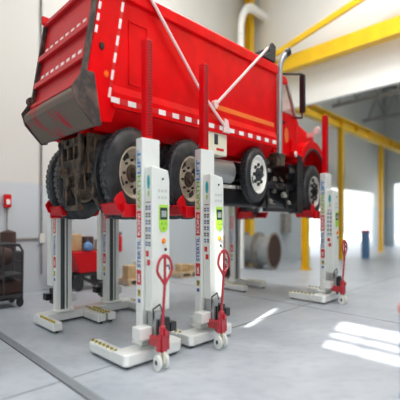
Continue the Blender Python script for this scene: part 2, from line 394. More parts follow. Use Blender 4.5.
    MB().box(ue-.002, ue, -.10, -.03, 1.09, 1.15).box(ue-.002, ue, -.13, -.06, 1.0, 1.06).build('red_sticker', 'lift_red', hs)
    t = MB()
    for r in range(2): t.text('o o o', (.07, -.1815, 1.76-r*.07), (1, 0, 0), (0, 0, 1), .03, 'grey_print', .17)
    t.build('housing_print', 'grey_print', hs, recalc=False)
    # fork pocket block, cable, battery gear low down
    MB().box(-.27, -.05, -.2, .0, .26, .385).build('bracket_block', 'white', root, bevel=.01)
    MB().box(.22, .34, -.30, -.12, .30, .40).build('lower_bracket', 'plastic', root, bevel=.01)
    k = MB().box(-.04, .06, -.26, -.08, .22, .52, 'steel').box(.08, .2, -.3, -.1, .24, .46, 'black').tube([(-.03, -.2, .40), (-.05, -.22, .56), (.06, -.24, .60), (.12, -.22, .52)], .012, 8, 'plastic')
    k.box(.0, .03, -.3, -.25, .15, .45, 'plastic'); k.build('hydraulic_unit', 'steel', root, bevel=.005)
    # tiller: loop handle, shaft, pump, steering wheels
    tu, tv = -.06, -.50
    sh = MB().tube([(tu+.0, tv+.06, .34), (tu, tv, .84)], .022, 12); shaft = sh.build('tiller_shaft', 'dark_red', root, smooth=True)
    lp = MB(); n = 24; pts = []
    for i in range(n+1):
        a = -PI/2+2*PI*i/n; r = .145
        pts.append((tu+.135*math.cos(a)*(1 if math.sin(a) > -.1 else max(.12, 1-(abs(math.sin(a))-.1)*1.0)), tv, .975+.145*math.sin(a)))
    lp.tube(pts, .019, 10); lp.build('loop_handle', 'dark_red', shaft, smooth=True)
    MB().box(tu-.012, tu+.02, tv-.015, tv+.015, .84, 1.10).build('release_lever', 'dark_red', shaft, bevel=.005)
    MB().tube([(tu+.02, tv, 1.02), (tu+.07, tv, 1.02), (tu+.09, tv, .98)], .010, 8).build('lever_tip', 'plastic', shaft)
    pm = MB(); pm.box(tu-.05, tu+.05, tv-.0, tv+.10, .17, .34).box(tu-.10, tu+.11, tv+.02, tv+.08, .18, .25).box(tu-.04, tu+.04, tv+.1, -.16, .2, .30)
    pm.lathe([(-.075, 0), (-.075, .033), (.075, .033), (.075, 0)], (tu+.02, tv+.05, .36), 12)
    pm.lathe([(.2, 0), (.2, .03), (.33, .03), (.33, 0)], (tu-.07, tv+.04, 0), 10, axis='z').lathe([(.2, 0), (.2, .03), (.36, .03), (.36, 0)], (tu+.08, tv+.04, 0), 10, axis='z')
    pm.lathe([(.30, .0), (.30, .045), (.42, .045), (.44, 0)], (tu, tv+.05, 0), 14, axis='z')
    pump = pm.build('pump_unit', 'dark_red', root, bevel=.008)
    for s_ in (-.10, .03):
        wv = MB().lathe([(-.03, 0), (-.03, .03), (-.022, .078), (.022, .078), (.03, .03), (.03, 0)], (tu+s_, tv+.03, .079), 20, axis='u', m='offwhite')
        wv.lathe([(-.034, 0), (-.034, .025), (.034, .025), (.034, 0)], (tu+s_, tv+.03, .086), 12, axis='u', m='darkgrey')
        wv.build('steer_wheel', 'offwhite', pump, smooth=True)
    MB().box(tu-.02, tu+.02, tv, tv+.06, .06, .18, 'cream').build('axle_bracket', 'cream', pump)
    return root
proto = make_column()
cols = [(0, 0, False, 'white lifting column nearest the camera, holding the rear wheel', 0),
        (1.26, 0, False, 'white lifting column with red tiller standing second, in front of the cream box', 0),
        (5.88, 0, False, 'white lifting column at the front wheel, farthest right on the near side', .06),
        (.12, 3.1, True, 'white lifting column on the far side under the rearmost tyres, leftmost in view', -.07),
        (1.28, 3.1, True, 'white lifting column on the far side just left of the nearest column', -.18),
        (5.8, 3.1, True, 'white lifting column on the far side beside the cable drums', -.34)]
for i, (u, v, rot, lb, sh) in enumerate(cols):
    c = proto if i == 0 else copy_tree(proto)
    c.location = P(u, v, 0)
    if rot: c.rotation_euler.z = PI
    tag(c, lb, 'lifting column', 'mobile lifting columns holding up the truck')
    if sh:
        for ch in [x for x in bpy.data.objects if x.parent == c and x.name.startswith('carriage')]:
            ch.location = L((sh, 0, 0))

# ================================================================ TRUCK
TR = thing('dump_truck', 'red dump truck raised high on white lifting columns', 'truck', (0, 1.475, 0))
TB = (0, 1.475, 0)
def tp(mb, name, m, parent=None, bevel=0, smooth=False, label=None, recalc=True):
    o = mb.build(name, m, parent or TR, bevel, smooth, TB, recalc)
    if label: o['label'] = label
    return o
B0, B1, ZF, ZTP = .47, 2.48, 2.70, 4.03     # body sides, floor, top
# --- body box
side_poly = [(-.50, ZTP), (-.74, 2.92), (-.52, 2.50), (-.33, 2.52), (-.25, 2.68), (4.15, 2.68), (4.15, ZTP)]
for (a, b) in ((B0, B0+.05), (B1-.05, B1)):
    tp(MB().prism(side_poly, a, b), 'body_side', 'red', bevel=.008)
tp(MB().box(4.10, 4.18, B0, B1, 2.6, ZTP+.05), 'body_headboard', 'red', bevel=.01)
tp(MB().box(-.6, 4.1, B0+.05, B1-.05, 2.66, 2.72), 'body_floor', 'red')
for (a, b) in ((B0-.05, B0+.09), (B1-.09, B1+.05)):
    tp(MB().prism([(a, ZTP-.13), (b, ZTP-.13), (b, ZTP), (b-.03, ZTP+.03), (a+.03, ZTP+.03), (a, ZTP)], -.50, 4.2, 'u'), 'top_rail', 'red', bevel=.012)
# lower rail with ledge and sloping underside
for s_ in (0, 1):
    q = (lambda v: v) if s_ == 0 else (lambda v: B0+B1-v)
    tp(MB().prism([(q(B0-.045), 2.68), (q(B0-.045), 2.84), (q(B0), 2.93), (q(B0+.02), 2.93), (q(B0+.02), 2.68)], -.33, 4.17, 'u'), 'lower_rail', 'red', bevel=.006)
    tp(MB().prism([(q(B0+.0), 2.68), (q(B0+.04), 2.68), (q(.84), 2.48), (q(.80), 2.46)], -.45, 4.15, 'u'), 'sloping_underside', 'red')
    tp(MB().box(-.55, 4.1, *sorted((q(.98), q(1.12))), 2.44, 2.66), 'body_sill', 'red', bevel=.01)
mb = MB()
for k in range(9): mb.box(-.3+k*.5, -.22+k*.5, .84, 2.1, 2.5, 2.66)
tp(mb, 'cross_member', 'red')
# crane reflection painted on the body sides as an orange strip
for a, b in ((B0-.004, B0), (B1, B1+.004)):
    tp(MB().box(1.95, 4.1, a, b, 3.01, 3.08), 'painted_reflection', 'orange', label='orange strip painting the crane reflection along the side of the body')
# raised strips shaped after the reflection of the first mast in the side
mb = MB()
for (u0, u1, z0, z1) in ((-.02, .0, 2.98, 3.7), (.34, .36, 2.98, 3.7), (-.02, .36, 3.68, 3.7), (-.02, .36, 2.98, 3.0)): mb.box(u0, u1, B0-.012, B0, z0, z1)
tp(mb, 'mast_reflection_frame', 'red', bevel=.004)
# tape along the bottom rail and up the rear edge
tpm = MB()
for k in range(15):
    u = -.37+k*.31; tpm.box(u, u+.155, B0-.050, B0-.046, 2.725, 2.785, 'tape_white').box(u+.155, u+.31 if k < 14 else u+.18, B0-.050, B0-.046, 2.725, 2.785, 'tape_red')
tp(tpm, 'bottom_tape', 'tape_white', label='red and white reflective tape along the lower rail')
tpm = MB()
for k in range(6):
    t0, t1 = k*.195, k*.195+.11
    f = lambda z: -.40+(z-2.77)*.235
    for (x0, x1, mm) in ((t0, t1, 'tape_white'), (t1, t0+.195, 'tape_red')):
        z0, z1 = 2.78+x0, 2.78+x1
        tpm.prism([(f(z0), z0), (f(z0)+.045, z0), (f(z1)+.045, z1), (f(z1), z1)], B0-.004, B0-.001, 'v', mm)
tp(tpm, 'corner_tape', 'tape_white', label='red and white reflective tape up the rear corner')
for (u, z, r) in ((-.5, 3.30, .035), (-.42, 3.02, .03)):
    tp(MB().lathe([(-.02, 0), (-.02, r), (0, r+.01)], (u, B0, z), 18), 'marker_lamp', 'plastic' if r > .03 else 'orange')
# --- tailgate (leans back toward its foot)
TS = (.79-.51)/(4.0-2.76)
def tu(z): return -.51-(4.0-z)*TS
def slab(z0, z1, d0, d1, v0, v1): return [(tu(z0)-d0, z0), (tu(z1)-d0, z1), (tu(z1)-d1, z1), (tu(z0)-d1, z0)], v0, v1
gate = tp(MB().prism(*slab(2.80, 4.03, -.06, 0, B0+.02, B1-.02)), 'tailgate', 'tail_red')
for (z, h, mm) in ((4.0, .06, 'tail_red'), (3.525, .075, 'tail_red'), (3.17, .075, 'tail_red'), (2.90, .05, 'tail_red')):
    tp(MB().prism(*slab(z-h/2, z+h/2, 0, .075, B0+.06, B1-.04)), 'gate_rib', mm, gate, bevel=.008)
for z in (3.61, 3.255):
    n = 9; w_ = (B1-B0-.16)/n
    for k in range(n):
        tp(MB().prism(*slab(z-.025, z+.035, 0, .014, B0+.08+k*w_, B0+.08+(k+.52)*w_), m='tape_white'), 'gate_tape', 'tape_white', gate, label='white reflective tape strip')
for (a, b) in ((B0-.0, B0+.08), (B1-.07, B1)):
    tp(MB().prism(*slab(2.78, 4.06, 0, .07, a, b)), 'gate_post', 'grime_black', gate, bevel=.008, label='blackened edge post of the tailgate')
    tp(MB().box(-.62, -.45, a, b, 4.0, 4.12), 'gate_hinge', 'tail_red', gate, bevel=.02)
# white tape on the outer side of post
for k in range(5):
    z = 3.42+k*.13; t = MB().prism([(tu(z)+.02, z), (tu(z)+.06, z), (tu(z+.08)+.06, z+.08), (tu(z+.08)+.02, z+.08)], B0-.004, B0-.001, 'v')
    tp(t, 'post_tape', 'tape_white')
# spreader apron under the gate
ap = tp(MB().prism([(-.79, 2.90), (-.95, 2.77), (-.93, 2.70), (-.62, 2.45), (-.52, 2.47), (-.55, 2.72)], B0+.03, B1-.03), 'spreader_apron', 'grime', bevel=.02, label='grimy spreader apron below the tailgate with red showing through')
tp(MB().prism([(-.62, 3.0), (-.80, 3.0), (-.98, 2.80), (-.92, 2.66), (-.62, 2.44), (-.50, 2.46)], B0-.005, B0+.035), 'apron_cheek', 'grime_black', ap, bevel=.01)
tp(MB().prism([(-.62, 3.0), (-.80, 3.0), (-.98, 2.80), (-.92, 2.66), (-.62, 2.44), (-.50, 2.46)], B1-.035, B1+.005), 'apron_cheek', 'grime_black', ap, bevel=.01)
for z in (2.98, 2.83):
    tp(MB().lathe([(-.06, 0), (-.06, .045), (.06, .045), (.06, 0)], (-.83, B1, z), 12), 'latch_knuckle', 'grime_black', gate)
# --- tarp arms
tp(MB().tube([(-.05, .40, 4.35), (1.55, .38, 3.15), (2.30, .40, 2.76)], .026, 10), 'tarp_arm', 'rod', smooth=True, label='pale pink-white tarp arm')
tp(MB().tube([(3.74, .40, 4.22), (1.97, .37, 3.06)], .026, 10), 'tarp_arm', 'rod', smooth=True, label='pale pink-white tarp arm')
tp(MB().prism([(2.20, 2.70), (2.40, 2.70), (2.34, 2.88), (2.24, 2.90)], .38, .44), 'arm_bracket', 'rod', bevel=.01)
tp(MB().lathe([(-.05, 0), (-.05, .06), (.05, .06), (.05, 0)], (1.96, .41, 3.05), 16), 'arm_pivot', 'rod', bevel=.008)
th = MB(); th.lathe([(-.0, 0), (-.0, .09), (1.95, .09), (1.95, 0)], (3.95, .5, 4.17), 18)
tp(th, 'tarp_roller', 'darkgrey', smooth=True)
th = MB().prism([(3.55, 4.07), (4.1, 4.07), (4.12, 4.34), (3.98, 4.38), (3.9, 4.2)], .42, .50).prism([(3.55, 4.07), (4.1, 4.07), (4.12, 4.34), (3.98, 4.38), (3.9, 4.2)], 2.42, 2.5)
th.box(4.06, 4.12, .5, 2.42, 4.06, 4.36)
tp(th, 'tarp_housing', 'darkgrey', bevel=.015)
# --- chassis
for v in (1.08, 1.79):
    r = MB().box(-.5, 6.7, v-.005, v+.085, 2.12, 2.15).box(-.5, 6.7, v-.005, v+.085, 2.39, 2.42).box(-.5, 6.7, v+.03, v+.05, 2.15, 2.39)
    tp(r, 'frame_rail', 'black')
rc = MB(); rc.box(-.56, -.50, 1.02, 1.76, 2.32, 2.42).box(-.56, -.50, 1.02, 1.76, 2.10, 2.17)
for v in (1.02, 1.66): rc.box(-.57, -.50, v, v+.1, 1.98, 2.44)
rc.box(-.565, -.505, 1.24, 1.30, 2.17, 2.32).box(-.565, -.505, 1.46, 1.52, 2.17, 2.32)
rc.prism([(1.05, 2.10), (1.74, 2.10), (1.62, 1.84), (1.50, 1.84), (1.46, 1.98), (1.28, 1.98), (1.24, 1.84), (1.12, 1.84)], -.56, -.51, 'u')
rc.box(-.56, -.49, 1.14, 1.22, 1.62, 1.86).box(-.56, -.49, 1.52, 1.60, 1.62, 1.86).box(-.55, -.45, 1.14, 1.60, 1.58, 1.64)
rear = tp(rc, 'rear_crossmember', 'rust', bevel=.008, label='rusty brown rear crossmember with openings')
tp(MB().lathe([(-.22, .0), (-.22, .04), (-.06, .05), (0, .09), (0, 0)], (-.50, 1.475, 2.04), 14, axis='u'), 'tow_hook', 'rust', rear, smooth=True)
for v in (.93, 1.98):
    br_ = MB().box(-.48, -.1, v, v+.06, 2.0, 2.45).tube([(-.35, v, 2.4), (-.42, v-.05, 1.75), (-.25, v, 1.62)], .03, 8)
    tp(br_, 'spring_hanger', 'rust', bevel=.005)
for k in range(3):
    tp(MB().lathe([(-.03, 0), (-.03, .03), (0, .035)], (-.57, 1.2+k*.28, 2.37), 14, axis='u'), 'tail_lamp', 'rust', rear)
hz = MB()
for k in range(7):
    a = random.uniform(1.0, 1.8); hz.tube([(-.45, a, 2.3), (-.5, a+random.uniform(-.2, .2), 1.75+random.uniform(0, .2)), (-.3, a+random.uniform(-.3, .3), 1.9), (-.05, a, 2.1)], .014, 6)
tp(hz, 'air_hose', 'rust')
for u in (.09, 1.36):
    ax = MB().lathe([(.3, .10), (.55, .11), (.95, .11), (1.2, .14), (1.32, .25), (1.475, .29), (1.63, .25), (1.75, .14), (2.0, .11), (2.4, .11), (2.65, .10)], (u, 0, 2.0), 22) if False else MB().lathe([(.70, .10), (.95, .11), (1.25, .14), (1.42, .25), (1.575, .29), (1.73, .25), (1.9, .14), (2.2, .11), (2.5, .10)], (u, 0, 2.0), 22)
    tp(ax, 'drive_axle', 'rust', smooth=True)
for v in (1.06, 1.82):
    tp(MB().prism([(.0, 1.93), (.09, 1.84), (.72, 1.70), (1.36, 1.84), (1.46, 1.93), (1.36, 2.02), (.72, 2.0), (.09, 2.02)], v, v+.09), 'walking_beam', 'rust', bevel=.01)
    tp(MB().prism([(.25, 2.12), (1.2, 2.12), (.95, 1.9), (.5, 1.9)], v, v+.09), 'suspension_saddle', 'black')
tp(MB().tube([(1.6, 1.475, 2.1), (4.6, 1.475, 2.3)], .06, 12), 'drive_shaft', 'black', smooth=True)
tp(MB().lathe([(.55, .06), (2.4, .06)], (3.47, 0, 2.19), 12), 'lift_axle', 'black')
tp(MB().lathe([(.6, .07), (2.35, .07)], (6.04, 0, 2.0), 12), 'front_axle', 'black')
# tanks, boxes, steps between the axles
tk = MB().lathe([(0, 0), (.02, .12), (.05, .17), (.75, .17), (.78, .12), (.80, 0)], (2.05, .74, 2.20), 24, axis='u')
tp(tk, 'air_tank', 'steel', smooth=True)
bx = tp(MB().box(1.80, 2.38, .46, .72, 2.38, 2.71), 'utility_box', 'cream', bevel=.012, label='cream box with a small window and red lettering')
tp(MB().box(2.0, 2.1, .452, .46, 2.52, 2.66), 'box_window', 'darkgrey', bx)
tp(MB().box(2.06, 2.28, .4565, .459, 2.44, 2.475), 'box_lettering', 'lift_red', bx)
tp(MB().box(4.0, 5.55, .62, 1.0, 2.02, 2.12).box(3.9, 5.6, .55, .66, 1.62, 1.68).box(4.0, 4.06, .58, .64, 1.62, 2.1).box(4.8, 4.86, .58, .64, 1.62, 2.1).box(5.5, 5.56, .58, .64, 1.62, 2.1), 'side_step', 'black', bevel=.008)
tp(MB().box(4.38, 4.78, .58, .98, 2.42, 2.64), 'battery_box', 'rust', bevel=.02)
tp(MB().lathe([(0, 0), (0, .20), (.9, .20), (.9, 0)], (4.2, 1.0, 1.9), 20, axis='u'), 'fuel_tank', 'black', smooth=True)
tp(MB().box(2.5, 6.3, 1.2, 1.75, 1.72, 2.0).box(5.0, 6.2, 1.1, 1.9, 2.0, 2.9), 'engine_block', 'black', bevel=.03)
for k in range(30):
    u = random.uniform(3.9, 5.3); v = random.uniform(.50, .75); z = random.uniform(1.72, 2.42); e = random.uniform(.03, .08)
    tp(MB().prism([(u, z), (u+e*2.2, z), (u+e*2.5, z+e*.6), (u+e*1.2, z+e*1.3), (u, z+e)], v, v+e), 'chassis_fitting', ('rust', 'black', 'greymetal')[k % 3], bevel=.006)
mb = MB()
for k in range(10):
    v = random.uniform(.7, 1.0); mb.tube([(3.8, v, 2.3), (4.3, v, 1.8+random.uniform(-.1, .2)), (4.9, v, 1.9+random.uniform(-.1, .3)), (5.5, v, 2.2)], .016, 6)
tp(mb, 'brake_hose', 'black')
tp(MB().box(5.36, 5.40, .45, .85, 1.60, 2.55), 'mud_flap', 'darkgrey')
tp(MB().prism([(5.16, 1.62), (5.42, 1.60), (5.36, 2.3), (5.42, 2.62), (5.22, 2.66), (5.16, 2.4)], .46, .50), 'splash_guard', 'black', bevel=.006)
# --- exhaust
ex = MB().tube([(4.48, .56, 2.62), (4.48, .56, 4.02), (4.50, .55, 4.15), (4.56, .52, 4.27), (4.66, .46, 4.36)], .07, 18)
xo = tp(ex, 'exhaust_stack', 'steel', smooth=True)
tp(MB().tube([(4.62, .485, 4.33), (4.72, .43, 4.40)], .075, 18), 'exhaust_tip', 'plastic', xo, smooth=True)
# --- cab
C0, C1 = .68, 2.27
cb = MB()
cb.prism([(4.55, 2.62), (5.50, 2.62), (5.62, 3.30), (5.46, 3.42), (4.55, 3.42)], C0, C1)
cab = tp(cb, 'cab', 'red', bevel=.03)
rf = MB().prism([(4.50, 3.92), (4.56, 4.04), (4.98, 4.06), (5.10, 3.98), (5.08, 3.92)], C0, C1)
tp(rf, 'cab_roof', 'red', cab, bevel=.03)
for v in (C0, C1-.07):
    tp(MB().prism([(5.0, 3.96), (5.08, 3.96), (5.54, 3.36), (5.46, 3.36)], v, v+.07), 'windscreen_pillar', 'greymetal', cab, bevel=.01)
    tp(MB().box(4.55, 4.68, v, v+.07, 3.4, 3.95), 'rear_pillar', 'red', cab, bevel=.01)
    tp(MB().prism([(4.68, 3.42), (5.46, 3.42), (5.04, 3.94), (4.68, 3.94)], v+.03, v+.036), 'side_window', 'glass', cab)
tp(MB().prism([(5.06, 3.96), (5.065, 3.96), (5.53, 3.38), (5.52, 3.38)], C0+.07, C1-.07), 'windscreen', 'glass', cab)
tp(MB().box(4.56, 4.57, C0+.07, C1-.07, 3.42, 3.93), 'rear_window', 'glass', cab)
dm = MB()
for (u0, u1, z0, z1) in ((4.70, 4.715, 2.5, 3.4), (5.44, 5.455, 2.5, 3.4), (4.7, 5.455, 2.49, 2.505), (4.7, 5.455, 3.385, 3.40)): dm.box(u0, u1, C0-.008, C0, z0, z1)
tp(dm, 'door_seam', 'dark_red', cab)
tp(MB().prism([(4.98+.10*math.cos(a), 3.0+.14*math.sin(a)) for a in [2*PI*i/16 for i in range(16)]], C0-.006, C0), 'door_emblem', 'orange', cab, label='orange emblem on the cab door')
tp(MB().box(4.75, 4.87, C0-.03, C0, 3.2, 3.24), 'door_handle', 'plastic', cab, bevel=.005)
# mirrors
for sgn, v in ((1, C0), (-1, C1)):
    a = v-sgn*.44
    mr = MB().tube([(4.55, v+sgn*.03, 4.03), (5.02, a, 4.02)], .02, 8).tube([(5.3, v, 3.36), (5.02, a, 3.26), (5.0, a, 3.34)], .018, 8)
    mo = tp(mr, 'mirror_bracket', 'plastic', cab)
    tp(MB().box(4.98, 5.08, min(a-.07, a+.07), max(a-.07, a+.07), 3.34, 4.02), 'mirror_head', 'plastic', cab, bevel=.03)
# hood and fenders
hd = MB().prism([(5.50, 2.68), (6.85, 2.5), (6.92, 2.95), (6.72, 3.16), (5.60, 3.40)], .84, 2.11)
tp(hd, 'hood', 'red', bevel=.05)
for v in (.47, 1.98):
    arc = [(6.04+.86*math.cos(a), 2.12+.86*math.sin(a)) for a in [PI*(.84-i/16*.84) for i in range(17)]]
    arn = [(6.04+.70*math.cos(a), 2.12+.72*math.sin(a)) for a in [PI*(.0+i/16*.84) for i in range(17)]]
    f = MB(); n = 17
    o1 = [(p[0], v, p[1]) for p in arc]; i1 = [(p[0], v, p[1]) for p in reversed(arn)]
    o2 = [(p[0], v+.5, p[1]) for p in arc]; i2 = [(p[0], v+.5, p[1]) for p in reversed(arn)]
    fs = []
    for k in range(n-1):
        fs += [(k, k+1, n+k+1, n+k), (2*n+k, 3*n+k, 3*n+k+1, 2*n+k+1), (k, 2*n+k, 2*n+k+1, k+1), (n+k, n+k+1, 3*n+k+1, 3*n+k)]
    fs += [(0, n, 3*n, 2*n), (n-1, 3*n-1, 4*n-1, 2*n-1)]
    f.add(o1+i1+o2+i2, fs); tp(f, 'fender', 'red', bevel=.012)
    ln = MB(); rr = [(6.04+.70*math.cos(a), v+.004, 2.12+.70*math.sin(a)) for a in [PI*(i/16) for i in range(17)]]
    ln.tube(rr, .028, 8); tp(ln, 'fender_lip', 'plastic', smooth=True)
tp(MB().box(6.86, 7.0, .55, 2.4, 2.2, 2.45), 'front_bumper', 'chrome', bevel=.02)
tp(MB().lathe([(-.03, 0), (-.03, .05), (0, .06)], (5.30, .60, 2.68), 16), 'side_marker', 'rim_white', smooth=True)
tp(MB().prism([(5.12, 2.70), (5.3, 2.66), (5.36, 2.9), (5.15, 2.95)], .60, .70), 'cab_step_fairing', 'red', bevel=.02)
tp(MB().box(6.3, 6.36, .62, .84, 3.12, 3.2).lathe([(-.0, 0), (0, .07), (.1, .08), (.1, 0)], (6.33, .55, 3.24), 14, axis='u'), 'hood_mirror', 'chrome')

# --- wheels
def wheel(u, vf, z, R, w, rr, rimm, dual, sgn=1, holes=4, hub='rust', name='wheel', turn=0):
    """vf: outer face; sgn=+1 when the outer face looks toward -v"""
    def prof(off):
        p = [(.03, rr-.01), (.0, rr+.02), (-.005, rr+.05), (.005, R-.09), (.03, R-.03), (.055, R-.008), (.075, R), (w*.33, R), (w*.33+.006, R-.014), (w*.33+.018, R-.014), (w*.33+.024, R),
             (w*.62, R), (w*.62+.006, R-.014), (w*.62+.018, R-.014), (w*.62+.024, R), (w-.07, R), (w-.05, R-.008), (w-.03, R-.03), (w-.005, R-.09), (w, rr+.05), (w, rr+.02), (w-.03, rr-.01)]
        return [(sgn*(a+off), r) for a, r in p]
    c = (u, vf, z)
    t = MB(); t.lathe(prof(0), c, 56, 'rubber', closed=True)
    # tread blocks in outer shoulder
    n = 44
    for k in range(n):
        a = 2*PI*k/n; da = PI/n*.62
        for (w0, w1, tw) in ((.055, w*.31, .5), (w*.36, w*.60, -.5), (w*.66, w-.055, .5)):
            vs = []
            for (ww, dd) in ((w0, 0), (w1, tw)):
                for s_ in (-1, 1):
                    for r in (R-.004, R+.009):
                        an = a+da*s_+da*dd; vs.append((u+r*math.cos(an), vf+sgn*ww, z+r*math.sin(an)))
            t.add(vs, [(0, 1, 3, 2), (4, 6, 7, 5), (1, 5, 7, 3), (0, 4, 5, 1), (2, 3, 7, 6)], 'tread')
    tyre = tp(t, name, 'rubber', smooth=True)
    r = MB(); 
    dep = .12 if dual else .05
    r.lathe([(sgn*a, q) for a, q in ((.03, rr-.012), (-.004, rr+.006), (-.004, rr-.012), (.03, rr-.03), (dep, rr-.045), (dep, rr*.72), (dep-.02, rr*.55), (dep-.03, rr*.36), (dep-.03, 0))], c, 40)
    r.lathe([(sgn*(w-.03), rr-.012), (sgn*(w+.0), rr+.004), (sgn*(w-.02), rr-.03), (sgn*dep, rr-.05)], c, 40)
    rim = tp(r, 'rim', rimm, tyre, smooth=True)
    near = sgn > 0
    for k in range(holes if near else 0):
        a = 2*PI*k/holes+.5
        cu, cz = u+rr*.70*math.cos(a), z+rr*.70*math.sin(a)
        q = [(cu+rr*.21*math.cos(b), cz+rr*.21*math.sin(b)) for b in [2*PI*i/12 for i in range(12)]]
        e = vf+sgn*(dep-.012); tp(MB().prism(q, min(e, e+sgn*.012), max(e, e+sgn*.012)), 'hand_hole', 'black', tyre)
    hb = MB(); hb.lathe([(sgn*a, q) for a, q in ((dep-.028, rr*.36), (dep-.07, rr*.34), (dep-.08, rr*.22), (dep-.13, rr*.20), (dep-.14, 0))], c, 20)
    tp(hb, 'hub', hub, tyre, smooth=True)
    n0 = None; nr = .030 if rimm != 'rim_cream' else .018
    for k in range(8 if near and dual is not None and name != 'inner_wheel' else 0):
        a = 2*PI*k/8; du, dz = rr*.52*math.cos(a), rr*.52*math.sin(a)
        if n0 is None:
            n0 = tp(MB().lathe([(sgn*(dep-.02), nr), (sgn*(dep-.065), nr*.85), (sgn*(dep-.065), 0)], (u+du, vf, z+dz), 8), 'wheel_nut', 'black', tyre); d0 = (du, dz)
        else:
            q_ = n0.copy(); COL.objects.link(q_); q_.location = L((du-d0[0], 0, dz-d0[1]))
    return tyre
F1 = 2.80
for (vf, s) in ((.45, 1), (F1, -1)):
    for u in (.09, 1.36):
        wheel(u, vf, 2.0, .51, .27, .29, 'rim_cream', True, s, 4, 'rust')
        wheel(u, vf+s*.37, 2.0, .51, .27, .29, 'rim_cream', True, s, 0, 'black', 'inner_wheel')
    wheel(3.47, vf+s*.0, 2.19, .43, .26, .295, 'rim_white', False, s, 2, 'darkgrey', 'lift_axle_wheel')
    wheel(6.04, vf+s*.0, 2.02, .50, .27, .29, 'chrome', False, s, 6, 'plastic', 'front_wheel')

# ================================================================ BACKGROUND THINGS
# cable drums
for i, (v0, lb) in enumerate(((4.55, 'grey steel cable drum lying on its side, the nearer of two'), (5.42, 'grey steel cable drum farther back against the wall'))):
    t = thing('cable_drum', lb, 'drum', (10.2, v0, 0), 'cable drums by the wall')
    R = .56
    fl = MB()
    for a in (0, .74): fl.lathe([(a, .12), (a, R), (a+.05, R), (a+.05, .12)], (0, 0, R), 36, closed=True)
    fl.build('flange', 'greymetal', t, smooth=True)
    MB().lathe([(.05, R-.13), (.15, R-.12), (.25, R-.135), (.35, R-.12), (.45, R-.135), (.55, R-.12), (.65, R-.135), (.74, R-.13)], (0, 0, R), 32).build('wound_cable', 'steel', t, smooth=True)
    MB().lathe([(-.01, 0), (-.01, R*.86), (.0, R*.88)], (0, 0, R), 32).build('end_disc', 'brown', t)
eb = thing('electrical_cabinet', 'pale blue grey electrical cabinet on the wall beyond the drums', 'cabinet', (14.4, VW-.25, 1.0))
MB().box(-.35, .35, 0, .25, 0, .75).build('cabinet_body', 'greymetal', eb, bevel=.015)
MB().box(-.31, .31, -.015, 0, .04, .71).build('cabinet_door', 'greymetal', eb, bevel=.01)
# red tub cart with load
ct = thing('tub_cart', 'red tub cart on wheels behind the far lifting columns', 'cart', (2.25, 6.15, 0))
MB().prism([(-.62, .82), (.62, .82), (.45, .38), (-.40, .38)], -.32, .32).build('tub', 'lift_red', ct, bevel=.02)
MB().tube([(-.6, .3, .78), (-.85, .3, 1.15), (-.85, -.3, 1.15), (-.6, -.3, .78)], .02, 8).build('push_handle', 'dark_red', ct, smooth=True)
fr = MB().box(-.5, .5, -.28, -.24, .30, .36).box(-.5, .5, .24, .28, .30, .36).bar((-.4, -.26, .34), (.4, -.26, .04), .04, .04).bar((-.4, .26, .34), (.4, .26, .04), .04, .04)
fr.build('cart_frame', 'darkgrey', ct)
for u_, v_ in ((-.42, -.26), (.42, -.26), (-.42, .26), (.42, .26)):
    MB().lathe([(-.03, 0), (-.03, .16), (.03, .16), (.03, 0)], (u_, v_, .162), 20).build('cart_wheel', 'rubber', ct, smooth=True)
for (u_, v_, z0, s, h, m, nm, lb, cat) in (
    (-.38, .1, .825, .34, .36, 'tan', 'cardboard_box', 'tan cardboard box at the left end of the red tub cart', 'box'),
    (.08, .14, .825, .30, .30, 'brown', 'parts_crate', 'brown parts crate in the middle of the red tub cart', 'crate'),
    (.45, -.02, .825, .28, .24, 'cream', 'packing_box', 'pale box at the right end of the red tub cart', 'box')):
    t = thing(nm, lb, cat, (2.25+u_, 6.15+v_, z0))
    MB().box(-s/2, s/2, -s/2, s/2, 0, h).build('box_body', m, t, bevel=.02)
    MB().box(-s/2-.01, s/2+.01, -.03, .03, h-.001, h+.006).build('closure_strip', 'wood', t)
t = thing('blue_bag', 'blue bag lying on top of the red tub cart in front of the boxes', 'bag', (2.16, 5.93, .825))
bm_ = MB(); bm_.lathe([(0, .02), (.02, .14), (.08, .16), (.15, .13), (.19, .05), (.20, .0)], (0, 0, 0), 16, axis='z'); bm_.build('bag_body', 'bluepaint', t, smooth=True)
MB().tube([(-.05, 0, .17), (0, 0, .26), (.05, 0, .17)], .012, 6).build('bag_strap', 'bluepaint', t)
